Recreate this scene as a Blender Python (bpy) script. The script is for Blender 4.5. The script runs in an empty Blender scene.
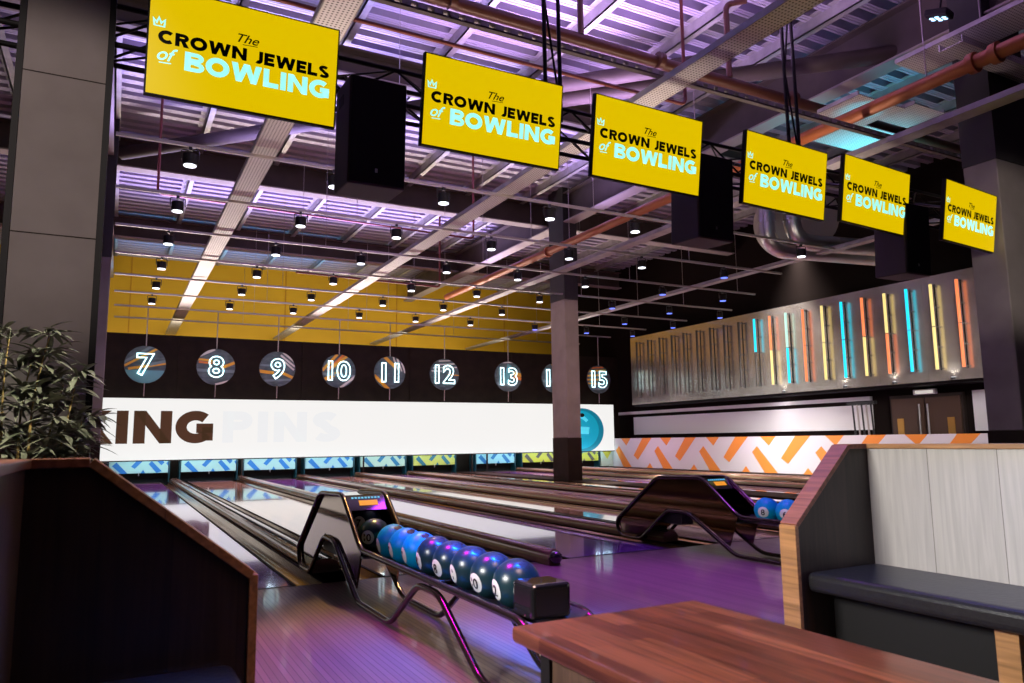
import bpy, bmesh, math, random
from math import sin, cos, pi, radians
from mathutils import Vector, Matrix
random.seed(7)
scene = bpy.context.scene
COL = scene.collection

# ------------------------------------------------------------------ camera
F_PX, YAW, PITCH, ROLL = 743.8, .4903, .1322, -.0123
CAM = Vector((-1.4637, -5.5962, 1.014))
cam_data = bpy.data.cameras.new('camera')
cam = bpy.data.objects.new('camera', cam_data); COL.objects.link(cam)
cam_data.sensor_width = 36; cam_data.lens = F_PX * 36 / 1024
cam_data.clip_start = .05; cam_data.clip_end = 200
fw = Vector((sin(YAW)*cos(PITCH), cos(YAW)*cos(PITCH), sin(PITCH)))
rt0 = Vector((cos(YAW), -sin(YAW), 0)); up0 = rt0.cross(fw)
rt = rt0*cos(ROLL) + up0*sin(ROLL); up = -rt0*sin(ROLL) + up0*cos(ROLL)
M = Matrix((rt, up, -fw)).transposed().to_4x4(); M.translation = CAM
cam.matrix_world = M
cam_data.dof.use_dof = True; cam_data.dof.focus_distance = 8.0; cam_data.dof.aperture_fstop = 5.0
scene.camera = cam

# ------------------------------------------------------------------ world, exposure
w = bpy.data.worlds.new('world'); scene.world = w; w.use_nodes = True
w.node_tree.nodes['Background'].inputs[0].default_value = (.50, .46, .60, 1)
w.node_tree.nodes['Background'].inputs[1].default_value = .05
vs = scene.view_settings
vs.view_transform = 'Standard'; vs.look = 'None'; vs.gamma = 1; vs.exposure = .18; vs.use_curve_mapping = False

# ------------------------------------------------------------------ lights
def aim(o, d):
    o.rotation_euler = Vector(d).to_track_quat('-Z', 'Y').to_euler()
def area(loc, d, sx, sy, power, color, spread=180):
    l = bpy.data.lights.new('light', 'AREA'); l.shape = 'RECTANGLE'; l.size = sx; l.size_y = sy
    l.energy = power; l.color = color; l.spread = radians(spread)
    o = bpy.data.objects.new('area_light', l); COL.objects.link(o); o.location = loc; aim(o, d); return o
def spot(loc, d, power, color, ang, blend=.6, r=.15):
    l = bpy.data.lights.new('light', 'SPOT'); l.energy = power; l.color = color
    l.spot_size = radians(ang); l.spot_blend = blend; l.shadow_soft_size = r
    o = bpy.data.objects.new('spot_light', l); COL.objects.link(o); o.location = loc; aim(o, d); return o
# lilac uplights above the trays, thrown towards the entrance
area((1.5, 8.6, 5.4), (0, -.62, 1), 6, .8, 330, (.46, .38, 1), 124)
area((4.2, 4.2, 5.3), (0, -.62, 1), 4, .8, 300, (.68, .44, 1), 124)
area((0.4, 3.8, 5.3), (0, -.62, 1), 3, .8, 230, (.26, .32, 1), 124)
area((2.0, 14.9, 5.4), (0, -.62, 1), 7, .8, 330, (.46, .38, 1), 124)
area((6.6, 8.6, 5.6), (0, -.62, 1), 3, .8, 140, (.56, .42, 1), 124)
area((7.0, 14.9, 5.6), (0, -.62, 1), 3, .8, 120, (.50, .42, 1), 124)
area((2.0, 20.2, 5.8), (0, -.2, 1), 7, .6, 90, (.03, .45, 1), 130)
area((4.6, .4, 5.4), (.1, -.5, 1), 3, .8, 190, (.78, .46, 1), 124)
area((9.8, 2.4, 4.9), (.0, 0, 1), 1.5, 1.5, 30, (.1, .8, 1), 120)
# added warm fill without fixtures, thrown up from light wall top and screen truss
area((5.0, 16.2, 2.5), (0, -.75, 1), 15, .3, 420, (1, .84, .74), 100)
area((3.2, 1.2, 3.6), (0, .5, 1), 9, .3, 130, (1, .80, .66))
# warm wash on the yellow wall
area((4.5, 18.6, 4.4), (0, 1, .45), 15, .4, 270, (1, .88, .66))
# added broad overhead fill brightening the lanes, no fixture
area((6.5, 9.5, 4.5), (0, .05, -1), 15, 12, 470, (1, .62, .52), 120)
# lounge: key from the left, soft fill, added spots brightening columns and plant
area((-3.4, -2.9, 2.1), (1, -.16, -.30), 1.4, .8, 38, (.98, .96, .93), 66)
area((-.0, -4.6, 4.0), (.02, .15, -1), 1.4, 1.6, 16, (1, .62, .55), 60)
spot((-2.6, -5.2, 4.6), (.55, 5.3, -1.7), 700, (1, .86, .80), 27)
spot((-1.0, -3.0, 3.4), (-1.15, 2.25, -2.1), 620, (1, .97, .82), 27)
spot((5.2, -5.0, 3.2), (3.3, 4.6, .2), 520, (1, .90, .82), 26)
spot((4.6, 6.5, 4.2), (3.9, 3.9, -1.4), 380, (1, .80, .66), 40)
# coloured spots on the approach
spot((-.9, -1.0, 4.3), (.25, -1.4, -4.3), 780, (.74, .005, .72), 40, .6, .4)
spot((1.6, -.9, 4.3), (.1, -.7, -4.3), 820, (.46, .04, 1), 48, .6, .4)
spot((3.0, -.9, 4.3), (.1, -.2, -4.3), 300, (.34, .06, 1), 50)
spot((.7, .9, 4.4), (-.55, -2.2, -4.4), 800, (1, .66, .22), 22)
area((.75, -2.4, 3.1), (-.12, .05, -1), .6, 1.3, 34, (.01, .13, 1), 36)
area((1.5, -3.9, 2.9), (-.02, 0, -1), .3, 1.2, 9, (.03, .2, 1), 50)
area((12.9, 8.8, 4.4), (1, 0, -1.25), .4, 13.5, 230, (1, .92, .88), 96)  # added fills down to the pinsetter strip: wall, discs, slim column, booth, lanes
area((15.1, 9.5, 2.13), (.45, 0, -1), .1, 12, 60, (1, .95, .95))
area((11.5, 1.0, 3.6), (3.2, 5.5, -2.2), 1.5, 1.5, 50, (1, .92, .88), 80)
area((4.5, 14.6, 4.4), (.0, 1, -.6), 15, .2, 18, (1, .92, .86), 80)
spot((1.5, 5.0, 4.2), (-3.3, 5.1, -1.2), 150, (.80, .74, 1), 24)
spot((-1.45, -2.9, 3.4), (.02, -.50, -2.6), 70, (1, .74, .46), 30)
area((-1.2, -4.1, 2.6), (-.05, .05, -1), .3, .4, 6, (.02, .18, 1), 20)
area((6.6, 14.4, 4.4), (0, .05, -1), 15, 3, 420, (1, .58, .80), 66)
# strip that lights the pinsetter fronts, under the big light wall
area((6.6, 16.55, .56), (0, 1, -.35), 16, .06, 52, (.55, .9, 1))

# ------------------------------------------------------------------ materials
MATS = {}
def nt_mat(name):
    m = bpy.data.materials.new(name); m.use_nodes = True
    nt = m.node_tree; b = nt.nodes['Principled BSDF']; return m, nt, b
def mat(name, col, rough=.5, metal=0, emit=None, es=1, spec=None, coat=0):
    if name in MATS: return MATS[name]
    m, nt, b = nt_mat(name)
    b.inputs['Base Color'].default_value = (*col, 1); b.inputs['Roughness'].default_value = rough
    b.inputs['Metallic'].default_value = metal
    if spec is not None: b.inputs['Specular IOR Level'].default_value = spec
    if coat: b.inputs['Coat Weight'].default_value = coat; b.inputs['Coat Roughness'].default_value = .05
    if emit: b.inputs['Emission Color'].default_value = (*emit, 1); b.inputs['Emission Strength'].default_value = es
    MATS[name] = m; return m
def noisy(name, c1, c2, scale=(1, 1, 1), nscale=6, rough=.5, detail=4, metal=0, bump=0, spec=None, rough2=None, coat=0, lo=.3, hi=.7):
    m, nt, b = nt_mat(name); N = nt.nodes; L = nt.links
    tc = N.new('ShaderNodeTexCoord'); mp = N.new('ShaderNodeMapping'); mp.inputs['Scale'].default_value = scale
    no = N.new('ShaderNodeTexNoise'); no.inputs['Scale'].default_value = nscale; no.inputs['Detail'].default_value = detail
    cr = N.new('ShaderNodeValToRGB'); cr.color_ramp.elements[0].position = lo; cr.color_ramp.elements[1].position = hi
    cr.color_ramp.elements[0].color = (*c1, 1); cr.color_ramp.elements[1].color = (*c2, 1)
    L.new(tc.outputs['Object'], mp.inputs['Vector']); L.new(mp.outputs[0], no.inputs['Vector'])
    L.new(no.outputs['Fac'], cr.inputs['Fac']); L.new(cr.outputs[0], b.inputs['Base Color'])
    b.inputs['Roughness'].default_value = rough; b.inputs['Metallic'].default_value = metal
    if spec is not None: b.inputs['Specular IOR Level'].default_value = spec
    if coat: b.inputs['Coat Weight'].default_value = coat; b.inputs['Coat Roughness'].default_value = .08
    if rough2 is not None:
        mr = N.new('ShaderNodeMapRange'); mr.inputs['To Min'].default_value = rough; mr.inputs['To Max'].default_value = rough2
        L.new(no.outputs['Fac'], mr.inputs['Value']); L.new(mr.outputs[0], b.inputs['Roughness'])
    if bump:
        bp = N.new('ShaderNodeBump'); bp.inputs['Strength'].default_value = bump; bp.inputs['Distance'].default_value = .01
        L.new(no.outputs['Fac'], bp.inputs['Height']); L.new(bp.outputs[0], b.inputs['Normal'])
    MATS[name] = m; return m
def planks(name, cols, width, length, axis='Y', rough=.35, gap=.004, grain=.5, coat=0, gapcol=(.01, .006, .004), spec=None):
    """wood boards running along an axis; three colours mixed per board plus grain"""
    m, nt, b = nt_mat(name); N = nt.nodes; L = nt.links
    tc = N.new('ShaderNodeTexCoord'); mp = N.new('ShaderNodeMapping')
    sp = N.new('ShaderNodeSeparateXYZ'); cb = N.new('ShaderNodeCombineXYZ'); L.new(tc.outputs['Object'], sp.inputs[0])
    for k, src in enumerate({'Y': 'YXZ', 'Z': 'ZXY', 'ZX': 'ZYX'}[axis]): L.new(sp.outputs[src], cb.inputs[k])
    L.new(cb.outputs[0], mp.inputs['Vector'])
    br = N.new('ShaderNodeTexBrick'); br.offset = .37; br.offset_frequency = 2
    br.inputs['Color1'].default_value = (0, 0, 0, 1); br.inputs['Color2'].default_value = (1, 1, 1, 1)
    br.inputs['Mortar'].default_value = (.5, .5, .5, 1); br.inputs['Scale'].default_value = 1
    br.inputs['Mortar Size'].default_value = gap; br.inputs['Mortar Smooth'].default_value = .2
    br.inputs['Brick Width'].default_value = length; br.inputs['Row Height'].default_value = width
    L.new(mp.outputs[0], br.inputs['Vector'])
    cr = N.new('ShaderNodeValToRGB'); e = cr.color_ramp.elements
    e[0].color = (*cols[0], 1); e[1].color = (*cols[-1], 1)
    for i, c in enumerate(cols[1:-1]):
        q = e.new((i+1)/(len(cols)-1)); q.color = (*c, 1)
    L.new(br.outputs['Color'], cr.inputs['Fac'])
    mp2 = N.new('ShaderNodeMapping'); mp2.inputs['Scale'].default_value = (1.2, 22, 22)
    L.new(mp.outputs[0], mp2.inputs['Vector'])
    no = N.new('ShaderNodeTexNoise'); no.inputs['Scale'].default_value = 2.2; no.inputs['Detail'].default_value = 6; no.inputs['Distortion'].default_value = .6
    L.new(mp2.outputs[0], no.inputs['Vector'])
    mr = N.new('ShaderNodeMapRange'); mr.inputs['From Min'].default_value = .3; mr.inputs['From Max'].default_value = .7
    mr.inputs['To Min'].default_value = 1-grain; mr.inputs['To Max'].default_value = 1+grain*.4
    L.new(no.outputs['Fac'], mr.inputs['Value'])
    mx = N.new('ShaderNodeVectorMath'); mx.operation = 'SCALE'
    L.new(cr.outputs[0], mx.inputs[0]); L.new(mr.outputs[0], mx.inputs['Scale'])
    mg = N.new('ShaderNodeMix'); mg.data_type = 'RGBA'; mg.inputs['B'].default_value = (*gapcol, 1)
    L.new(br.outputs['Fac'], mg.inputs['Factor']); L.new(mx.outputs[0], mg.inputs['A'])
    L.new(mg.outputs['Result'], b.inputs['Base Color'])
    b.inputs['Roughness'].default_value = rough
    if spec is not None: b.inputs['Specular IOR Level'].default_value = spec
    if coat: b.inputs['Coat Weight'].default_value = coat; b.inputs['Coat Roughness'].default_value = .06
    MATS[name] = m; return m

m_approach = planks('approach boards', [(.17, .12, .10), (.20, .145, .12), (.23, .165, .135)], .030, 30, 'Y', rough=.42, gap=.0022, grain=.06, coat=.5, spec=.25, gapcol=(.08, .06, .055))
m_lane_p = planks('purple lane', [(.30, .12, .50), (.33, .14, .54), (.36, .16, .57)], .027, 6, 'Y', rough=.07, gap=.0008, grain=.08, coat=1, gapcol=(.26, .14, .34))
m_lane_t = planks('tan lane', [(.58, .38, .25), (.63, .42, .28), (.68, .46, .31)], .027, 6, 'Y', rough=.07, gap=.0008, grain=.10, coat=1, gapcol=(.42, .27, .18))
for _m in (m_lane_p, m_lane_t):
    _b = _m.node_tree.nodes['Principled BSDF']; _b.inputs['Metallic'].default_value = .35; _b.inputs['Coat Weight'].default_value = .5; _b.inputs['Coat IOR'].default_value = 1.6; _b.inputs['Coat Roughness'].default_value = .025
m_gutter = noisy('gutter polymer', (.26, .16, .07), (.36, .23, .10), (1, .3, 1), 3, rough=.15, metal=.75)
m_cap = noisy('divider capping', (.20, .11, .07), (.28, .16, .10), (1, .2, 1), 4, rough=.2, metal=.35, coat=.6)
m_capyel = mat('capping edge', (.42, .36, .18), .25, .6)
m_black = mat('matt black', (.010, .009, .009), .6, spec=.2)
m_blk_gl = mat('gloss black', (.012, .012, .014), .08, coat=1)
m_blk_sat = mat('satin black', (.02, .02, .022), .32)
m_dkbrown = noisy('dark brown paint', (.014, .009, .007), (.022, .014, .010), (1, 1, 1), 3, rough=.7, spec=.12)
m_conc = noisy('concrete', (.15, .125, .115), (.20, .17, .16), (1, 1, 1), 2.2, rough=.8, detail=8, bump=.15)
m_colblack = noisy('dark grey column paint', (.022, .020, .020), (.032, .029, .028), (1, 1, 1), 2, rough=.8)
m_yellow = noisy('yellow wall paint', (.52, .295, .004), (.60, .345, .006), (1, 1, 1), .6, rough=.75)
m_greywall = mat('grey parapet', (.40, .37, .36), .7)
m_deck = mat('roof deck metal', (.44, .39, .50), .45, .3)
m_purlin = noisy('galvanised steel', (.28, .26, .26), (.40, .38, .37), (1, 1, 1), 5, rough=.5, metal=.35)
m_girder = noisy('girder paint', (.055, .038, .034), (.08, .057, .052), (1, 1, 1), 2, rough=.7)
m_girdfl = mat('girder flange', (.30, .25, .24), .6)
m_rail = mat('rail steel', (.42, .37, .35), .35, .6)
m_copper = mat('orange pipe paint', (.36, .105, .03), .4, .2)
m_brownpipe = mat('brown pipe paint', (.08, .026, .016), .4, .2)
m_redpipe = mat('thin red pipe', (.16, .03, .02), .5)
m_chrome = mat('spiral duct', (.55, .54, .54), .36, 1)
m_steel = noisy('brushed stainless', (.50, .46, .41), (.62, .57, .51), (60, .6, 1), 2, rough=.16, metal=.8, rough2=.30)
m_white = mat('white paint', (.72, .70, .72), .6)
m_orange = mat('orange print', (.90, .30, .045), .5)
m_lightwall = mat('light wall', (.04, .04, .04), .5, emit=(1, .99, .965), es=.79, spec=.0)
m_lettering = mat('brown letters', (.035, .015, .008), .6, emit=(.17, .085, .045), es=.28, spec=.1)
m_ghost = mat('pale letters', (.04, .04, .04), .5, emit=(.965, .975, .98), es=.765, spec=.0)
m_scr = mat('yellow screen', (.05, .035, .0), .35, emit=(.74, .505, .0), es=.90, spec=.2)
m_scr_k = mat('screen black text', (.004, .004, .004), .5, spec=.1)
m_scr_c = mat('screen cyan text', (.3, .5, .5), .25, emit=(.36, .98, .90), es=.9)
m_neon = mat('neon white blue', (1, 1, 1), .4, emit=(.50, .96, 1), es=2.4)
m_discbase = noisy('disc print', (.02, .035, .045), (.07, .10, .115), (1, .4, 3), 5, rough=.3)
m_discy = mat('disc yellow', (.48, .25, .02), .4)
m_discw = mat('disc white', (.42, .42, .40), .4)
m_discg = mat('disc grey blue', (.10, .15, .17), .4)
m_disct = mat('disc teal', (.08, .24, .27), .4)
m_discr = mat('disc dark orange', (.45, .13, .02), .4)
m_wood_o = planks('honey oak edge', [(.36, .17, .06), (.44, .22, .085)], .3, 3, 'Y', rough=.35, gap=.0005, grain=.45)
m_wood_r = planks('red oak cap', [(.24, .085, .045), (.31, .115, .06)], .3, 3, 'Y', rough=.35, gap=.0005, grain=.5)
m_wood_dk = planks('dark walnut panel', [(.022, .012, .008), (.038, .022, .015)], .16, 3, 'Z', rough=.4, gap=.002, grain=.5)
m_wood_gy = planks('grey oak panel', [(.40, .37, .34), (.47, .44, .40), (.43, .40, .36)], .30, 3, 'ZX', rough=.45, gap=.0015, grain=.16, gapcol=(.08, .07, .06))
m_table = planks('acacia table top', [(.11, .030, .018), (.17, .050, .028), (.25, .085, .048), (.13, .036, .022)], .075, .42, 'Y', rough=.30, gap=.0008, grain=.6, gapcol=(.07, .02, .015), coat=.25)
m_leather = noisy('black leather', (.010, .009, .010), (.016, .015, .016), (1, 1, 1), 60, rough=.34, bump=.15, spec=.35)
m_leaf = noisy('olive leaf', (.09, .095, .06), (.26, .26, .18), (1, 1, 1), 5, rough=.5)
m_cane = noisy('bamboo cane', (.30, .20, .06), (.42, .28, .09), (1, 1, 8), 4, rough=.5)
m_soil = mat('dark soil', (.02, .015, .01), .9)
m_rack = mat('rack tube bronze', (.10, .075, .06), .2, .9)
m_hood = noisy('smoked hood panel', (.22, .15, .11), (.26, .18, .13), (1, 1, 1), 1, rough=.05)
m_hood.node_tree.nodes['Principled BSDF'].inputs['Metallic'].default_value = 1
m_ball_b = noisy('light blue ball', (.0, .36, .62), (.0, .41, .68), (1, 1, 1), 6, rough=.4, spec=.3)
m_ball_t = noisy('dark teal ball', (.006, .030, .042), (.010, .042, .056), (1, 1, 1), 4, rough=.3, coat=.2)
m_decal = mat('ball white decal', (.82, .82, .80), .4)
m_decalk = mat('ball numeral', (.01, .01, .01), .4)
m_hole = mat('finger hole', (.003, .006, .012), .6)
m_disp = mat('orange display', (.2, .08, .01), .3, emit=(1, .38, .03), es=.7)
m_btn = mat('blue button lamp', (.05, .2, .3), .3, emit=(.1, .5, .75), es=.8)
m_lens = mat('spotlight lens', (.8, .8, .8), .3, emit=(.86, .90, 1), es=2.2)
m_lensb = mat('blue spotlight lens', (.1, .1, .8), .3, emit=(.12, .2, 1), es=1.6)
m_lensb2 = mat('pale blue led', (.5, .7, 1), .3, emit=(.40, .72, 1), es=2.2)
m_mesh = mat('perforated metal', (.30, .27, .30), .45, .4)
m_gold = mat('brass plate', (.55, .30, .08), .35, .7)
m_door = mat('brown door', (.065, .034, .022), .5)
m_cyanedge = mat('teal lit kickback', (.008, .06, .08), .4)  # teal glow on the kickbacks is put into their base colour
def perforated():
    m, nt, b = nt_mat('perforated tray'); N = nt.nodes; L = nt.links
    tc = N.new('ShaderNodeTexCoord'); vo = N.new('ShaderNodeTexVoronoi'); vo.inputs['Scale'].default_value = 26
    try: vo.inputs['Randomness'].default_value = 0
    except Exception: pass
    cr = N.new('ShaderNodeValToRGB'); cr.color_ramp.interpolation = 'CONSTANT'
    cr.color_ramp.elements[0].color = (.12, .11, .11, 1); cr.color_ramp.elements[1].color = (.60, .57, .56, 1); cr.color_ramp.elements[1].position = .26
    L.new(tc.outputs['Object'], vo.inputs['Vector']); L.new(vo.outputs['Distance'], cr.inputs['Fac']); L.new(cr.outputs[0], b.inputs['Base Color'])
    b.inputs['Roughness'].default_value = .45; b.inputs['Metallic'].default_value = .3
    return m
m_perf = perforated()

# ------------------------------------------------------------------ mesh helpers
def tag(o, label=None, cat=None, group=None, kind=None):
    if label: o['label'] = label
    if cat: o['category'] = cat
    if group: o['group'] = group
    if kind: o['kind'] = kind
    return o
def thing(name, label, cat, loc=(0, 0, 0), rz=0, group=None):
    o = bpy.data.objects.new(name, None); COL.objects.link(o); o.empty_display_size = .1
    o.location = loc; o.rotation_euler = (0, 0, rz); tag(o, label, cat, group); return o
class MB:
    def __init__(s): s.v = []; s.f = []; s.m = []; s.sm = []
    def add(s, vs, fs, mi=0, smooth=False):
        n = len(s.v); s.v += [tuple(p) for p in vs]
        for f in fs: s.f.append([n+i for i in f]); s.m.append(mi); s.sm.append(smooth)
        return s
    def box(s, a, b, mi=0, top=None):
        x0, y0, z0 = a; x1, y1, z1 = b
        x0, x1 = min(x0, x1), max(x0, x1); y0, y1 = min(y0, y1), max(y0, y1); z0, z1 = min(z0, z1), max(z0, z1)
        return s.add([(x0,y0,z0),(x1,y0,z0),(x1,y1,z0),(x0,y1,z0),(x0,y0,z1),(x1,y0,z1),(x1,y1,z1),(x0,y1,z1)],
                     [(0,3,2,1),(4,5,6,7),(0,1,5,4),(1,2,6,5),(2,3,7,6),(3,0,4,7)], mi)
    def prism(s, pts, vec, mi=0):
        """extrude planar 3D polygon by vec"""
        n = len(pts); P = [Vector(p) for p in pts]; V = Vector(vec)
        nn = Vector((0, 0, 0))
        for i in range(n): nn += (P[i]-P[0]).cross(P[(i+1) % n]-P[0])
        if nn.dot(V) > 0: P = P[::-1]
        fs = [tuple(range(n)), tuple(range(2*n-1, n-1, -1))]
        for i in range(n): j = (i+1) % n; fs.append((i, i+n, j+n, j)[::1] if False else (j, i, i+n, j+n))
        return s.add(P+[p+V for p in P], fs, mi)
    def tube(s, pts, r, seg=8, mi=0, cap=True, closed=False):
        P = [Vector(p) for p in pts]; n = len(P); rings = []
        prev = None
        for i in range(n):
            if closed: d = (P[(i+1) % n]-P[i-1]).normalized()
            elif i == 0: d = (P[1]-P[0]).normalized()
            elif i == n-1: d = (P[-1]-P[-2]).normalized()
            else: d = ((P[i+1]-P[i]).normalized()+(P[i]-P[i-1]).normalized()).normalized()
            if prev is None:
                a = d.orthogonal().normalized()
            else:
                a = (prev-d*prev.dot(d)).normalized()
            prev = a; b = d.cross(a)
            rr = r[i] if isinstance(r, (list, tuple)) else r
            k = 1.0
            if 0 < i < n-1 or closed:
                c = (P[i]-P[i-1]).normalized().dot(d); k = 1/max(.6, c)
            rings.append([P[i]+(a*cos(2*pi*j/seg)+b*sin(2*pi*j/seg))*rr for j in range(seg)])
        vs = [p for q in rings for p in q]; fs = []
        m = n if closed else n-1
        for i in range(m):
            for j in range(seg):
                a0 = i*seg+j; a1 = i*seg+(j+1) % seg; b0 = ((i+1) % n)*seg+j; b1 = ((i+1) % n)*seg+(j+1) % seg
                fs.append((a0, a1, b1, b0))
        s.add(vs, fs, mi, True)
        if cap and not closed:
            s.add(rings[0], [tuple(range(seg))[::-1]], mi); s.add(rings[-1], [tuple(range(seg))], mi)
        return s
    def cyl(s, a, b, r, seg=16, mi=0): return s.tube([a, b], r, seg, mi)
    def sphere(s, c, r, seg=24, rings=16, mi=0):
        vs = [(c[0], c[1], c[2]+r)]
        for i in range(1, rings):
            t = pi*i/rings
            for j in range(seg):
                p = 2*pi*j/seg; vs.append((c[0]+r*sin(t)*cos(p), c[1]+r*sin(t)*sin(p), c[2]+r*cos(t)))
        vs.append((c[0], c[1], c[2]-r)); L = len(vs)-1; fs = []
        for j in range(seg):
            k = (j+1) % seg; fs.append((0, 1+j, 1+k)); fs.append((L, L-seg+k, L-seg+j))
            for i in range(rings-2):
                a = 1+i*seg+j; b = 1+i*seg+k; fs.append((a, a+seg, b+seg, b))
        return s.add(vs, fs, mi, True)
    def build(s, name, mats, parent=None, bevel=0, bseg=2):
        me = bpy.data.meshes.new(name); me.from_pydata(s.v, [], s.f)
        if not isinstance(mats, (list, tuple)): mats = [mats]
        for m in mats: me.materials.append(m)
        me.polygons.foreach_set('material_index', s.m); me.polygons.foreach_set('use_smooth', s.sm)
        me.update()
        o = bpy.data.objects.new(name, me); COL.objects.link(o)
        if parent: o.parent = parent
        if bevel:
            bv = o.modifiers.new('bevel', 'BEVEL'); bv.width = bevel; bv.segments = bseg; bv.limit_method = 'ANGLE'; bv.angle_limit = radians(35)
        return o
def round_path(pts, r, n=5):
    """fillet the corners of a 3D polyline"""
    P = [Vector(p) for p in pts]; out = [P[0]]
    for i in range(1, len(P)-1):
        a, b, c = P[i-1], P[i], P[i+1]
        d1 = (a-b); d2 = (c-b); rr = min(r, d1.length*.45, d2.length*.45)
        p = b+d1.normalized()*rr; q = b+d2.normalized()*rr
        for k in range(n+1):
            t = k/n; out.append(p*(1-t)**2+b*2*t*(1-t)+q*t*t)
    out.append(P[-1]); return out
def clip(poly, half):
    """clip 2D polygon by half planes (a,b,c): a*x+b*y<=c"""
    for a, b, c in half:
        out = []
        for i in range(len(poly)):
            p, q = poly[i], poly[(i+1) % len(poly)]
            dp, dq = a*p[0]+b*p[1]-c, a*q[0]+b*q[1]-c
            if dp <= 0: out.append(p)
            if dp*dq < 0:
                t = dp/(dp-dq); out.append((p[0]+t*(q[0]-p[0]), p[1]+t*(q[1]-p[1])))
        poly = out
        if len(poly) < 3: return []
    return poly
def stroke(pts, wd, closed=False):
    """2D polyline -> quads with mitred joins"""
    P = []
    for p in pts:
        if not P or (Vector(p)-P[-1]).length > 1e-3: P.append(Vector(p))
    n = len(P); L = []; R = []
    for i in range(n):
        if closed: a, c = P[i-1], P[(i+1) % n]; d1 = (P[i]-a).normalized(); d2 = (c-P[i]).normalized()
        else:
            d1 = (P[i]-P[i-1]).normalized() if i else (P[1]-P[0]).normalized()
            d2 = (P[i+1]-P[i]).normalized() if i < n-1 else d1
        n1 = Vector((-d1.y, d1.x)); n2 = Vector((-d2.y, d2.x)); m = (n1+n2)
        if m.length < 1e-4: m = n1
        m.normalize(); k = wd/2/max(.35, m.dot(n1)); L.append(P[i]+m*k); R.append(P[i]-m*k)
    q = []
    for i in range(n if closed else n-1):
        j = (i+1) % n; q.append([tuple(L[i]), tuple(R[i]), tuple(R[j]), tuple(L[j])])
    return q
def arc(cx, cy, rx, ry, a0, a1, n=14):
    return [(cx+rx*cos(radians(a0+(a1-a0)*k/n)), cy+ry*sin(radians(a0+(a1-a0)*k/n))) for k in range(n+1)]
def glyph(ch, w):
    """heavy geometric capital, height 1; returns (quads, advance width)"""
    h = w/2; q = []
    S = lambda *p, c=False: q.extend(stroke(p, w, c))
    if ch in 'O': W = 1.08; q += stroke(arc(W/2, .5, W/2-h, .5-h+.01, 0, 348, 28), w, True)
    elif ch == 'C': W = .95; q += stroke(arc(.54, .5, .54-h, .51-h, 48, 312, 24), w)
    elif ch == 'G': W = 1.02; q += stroke(arc(.54, .5, .54-h, .51-h, 48, 322, 26), w); S((W-h, .07), (W-h, .5)); S((.56, .5), (W, .5)) if False else S((.56, .46), (W, .46))
    elif ch == 'I': W = w; S((h, 0), (h, 1))
    elif ch == 'N': W = .98; S((h, 0), (h, 1)); S((W-h, 0), (W-h, 1)); q.append([(0, 1), (w*1.02, 1), (W, 0), (W-w*1.02, 0)])
    elif ch == 'K': W = .95; S((h, 0), (h, 1)); q.append([(W-w*1.35, 1), (W-.02, 1), (w*.9, .32), (w*.9, .62-.3*w)]); q.append([(W-w*1.3, 0), (W+.03, 0), (.62, .64), (.36, .48)])
    elif ch == 'L': W = .74; S((h, 0), (h, 1)); S((0, h), (W, h))
    elif ch == 'E': W = .74; S((h, 0), (h, 1)); S((0, h), (W, h)); S((0, 1-h), (W, 1-h)); S((0, .5), (W-.07, .5))
    elif ch == 'J': W = .68; q += stroke([(W-h, 1)]+arc(.36, .32, .68-h-.36, .33-h, 0, -130, 12), w)
    elif ch in 'PRB':
        W = .84; S((h, 0), (h, 1)); ww = w*(.9 if ch != 'B' else .76); hh = ww/2
        t = .70 if ch != 'B' else .74
        q += stroke([(h, 1-hh), (.5, 1-hh)]+arc(.5, t, W-hh-.5, 1-hh-t, 90, -90, 10)+[(h, 2*t-1+hh)], ww)
        if ch == 'R': q.append([(.36, .42), (.62, .46), (W+.05, 0), (W+.05-w*1.25, 0)])
        if ch == 'B':
            t = .27; q += stroke([(h, .54-hh+.03)]+[(.5, .54-hh+.03)]+arc(.52, t, W+.04-hh-.52, t-hh, 90, -90, 10)+[(h, hh)], ww)
    elif ch == 'S':
        W = .80; ww = w*.9; hh = ww/2; a = arc(.40, .73, .36-hh+.02, .28-hh, 30, 250, 14); b = arc(.40, .27, .40-hh, .28-hh, 70, -150, 14)
        q += stroke(a+b, ww)
    elif ch == 'W':
        W = 1.42; a = w*1.05; c = W/2
        for x0, x1 in ((0, .30), (c-.05-a*.5+.05, .30)): pass
        q.append([(0, 1), (a, 1), (.30+a*.62, 0), (.30-a*.25, 0)]); q.append([(c-a*.5, 1), (c+a*.5, 1), (.30+a*.70, 0), (.30-a*.20, 0)])
        q.append([(c-a*.5, 1), (c+a*.5, 1), (W-.30+a*.20, 0), (W-.30-a*.70, 0)]); q.append([(W-a, 1), (W, 1), (W-.30+a*.25, 0), (W-.30-a*.62, 0)])
    else: W = .35
    return q, W
def word(text, w, gap=.09):
    x = 0; Q = []
    for ch in text:
        q, W = glyph(ch, w)
        Q += [[(a+x, b) for a, b in p] for p in q]; x += W+gap
    return Q, x-gap
def put_word(mb, text, w, x0, x1, z0, z1, fn, mi=0, half=None):
    Q, W = word(text, w)
    for k, p in enumerate(Q):
        p2 = [(x0+a/W*(x1-x0), z0+b*(z1-z0)) for a, b in p]
        if half: p2 = clip(p2, half)
        if len(p2) >= 3 and sum(p2[i-1][0]*p2[i][1]-p2[i][0]*p2[i-1][1] for i in range(len(p2))) < 0: p2 = p2[::-1]
        if len(p2) >= 3: mb.add([fn(a, b) for a, b in p2], [tuple(range(len(p2)))], mi)
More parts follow.
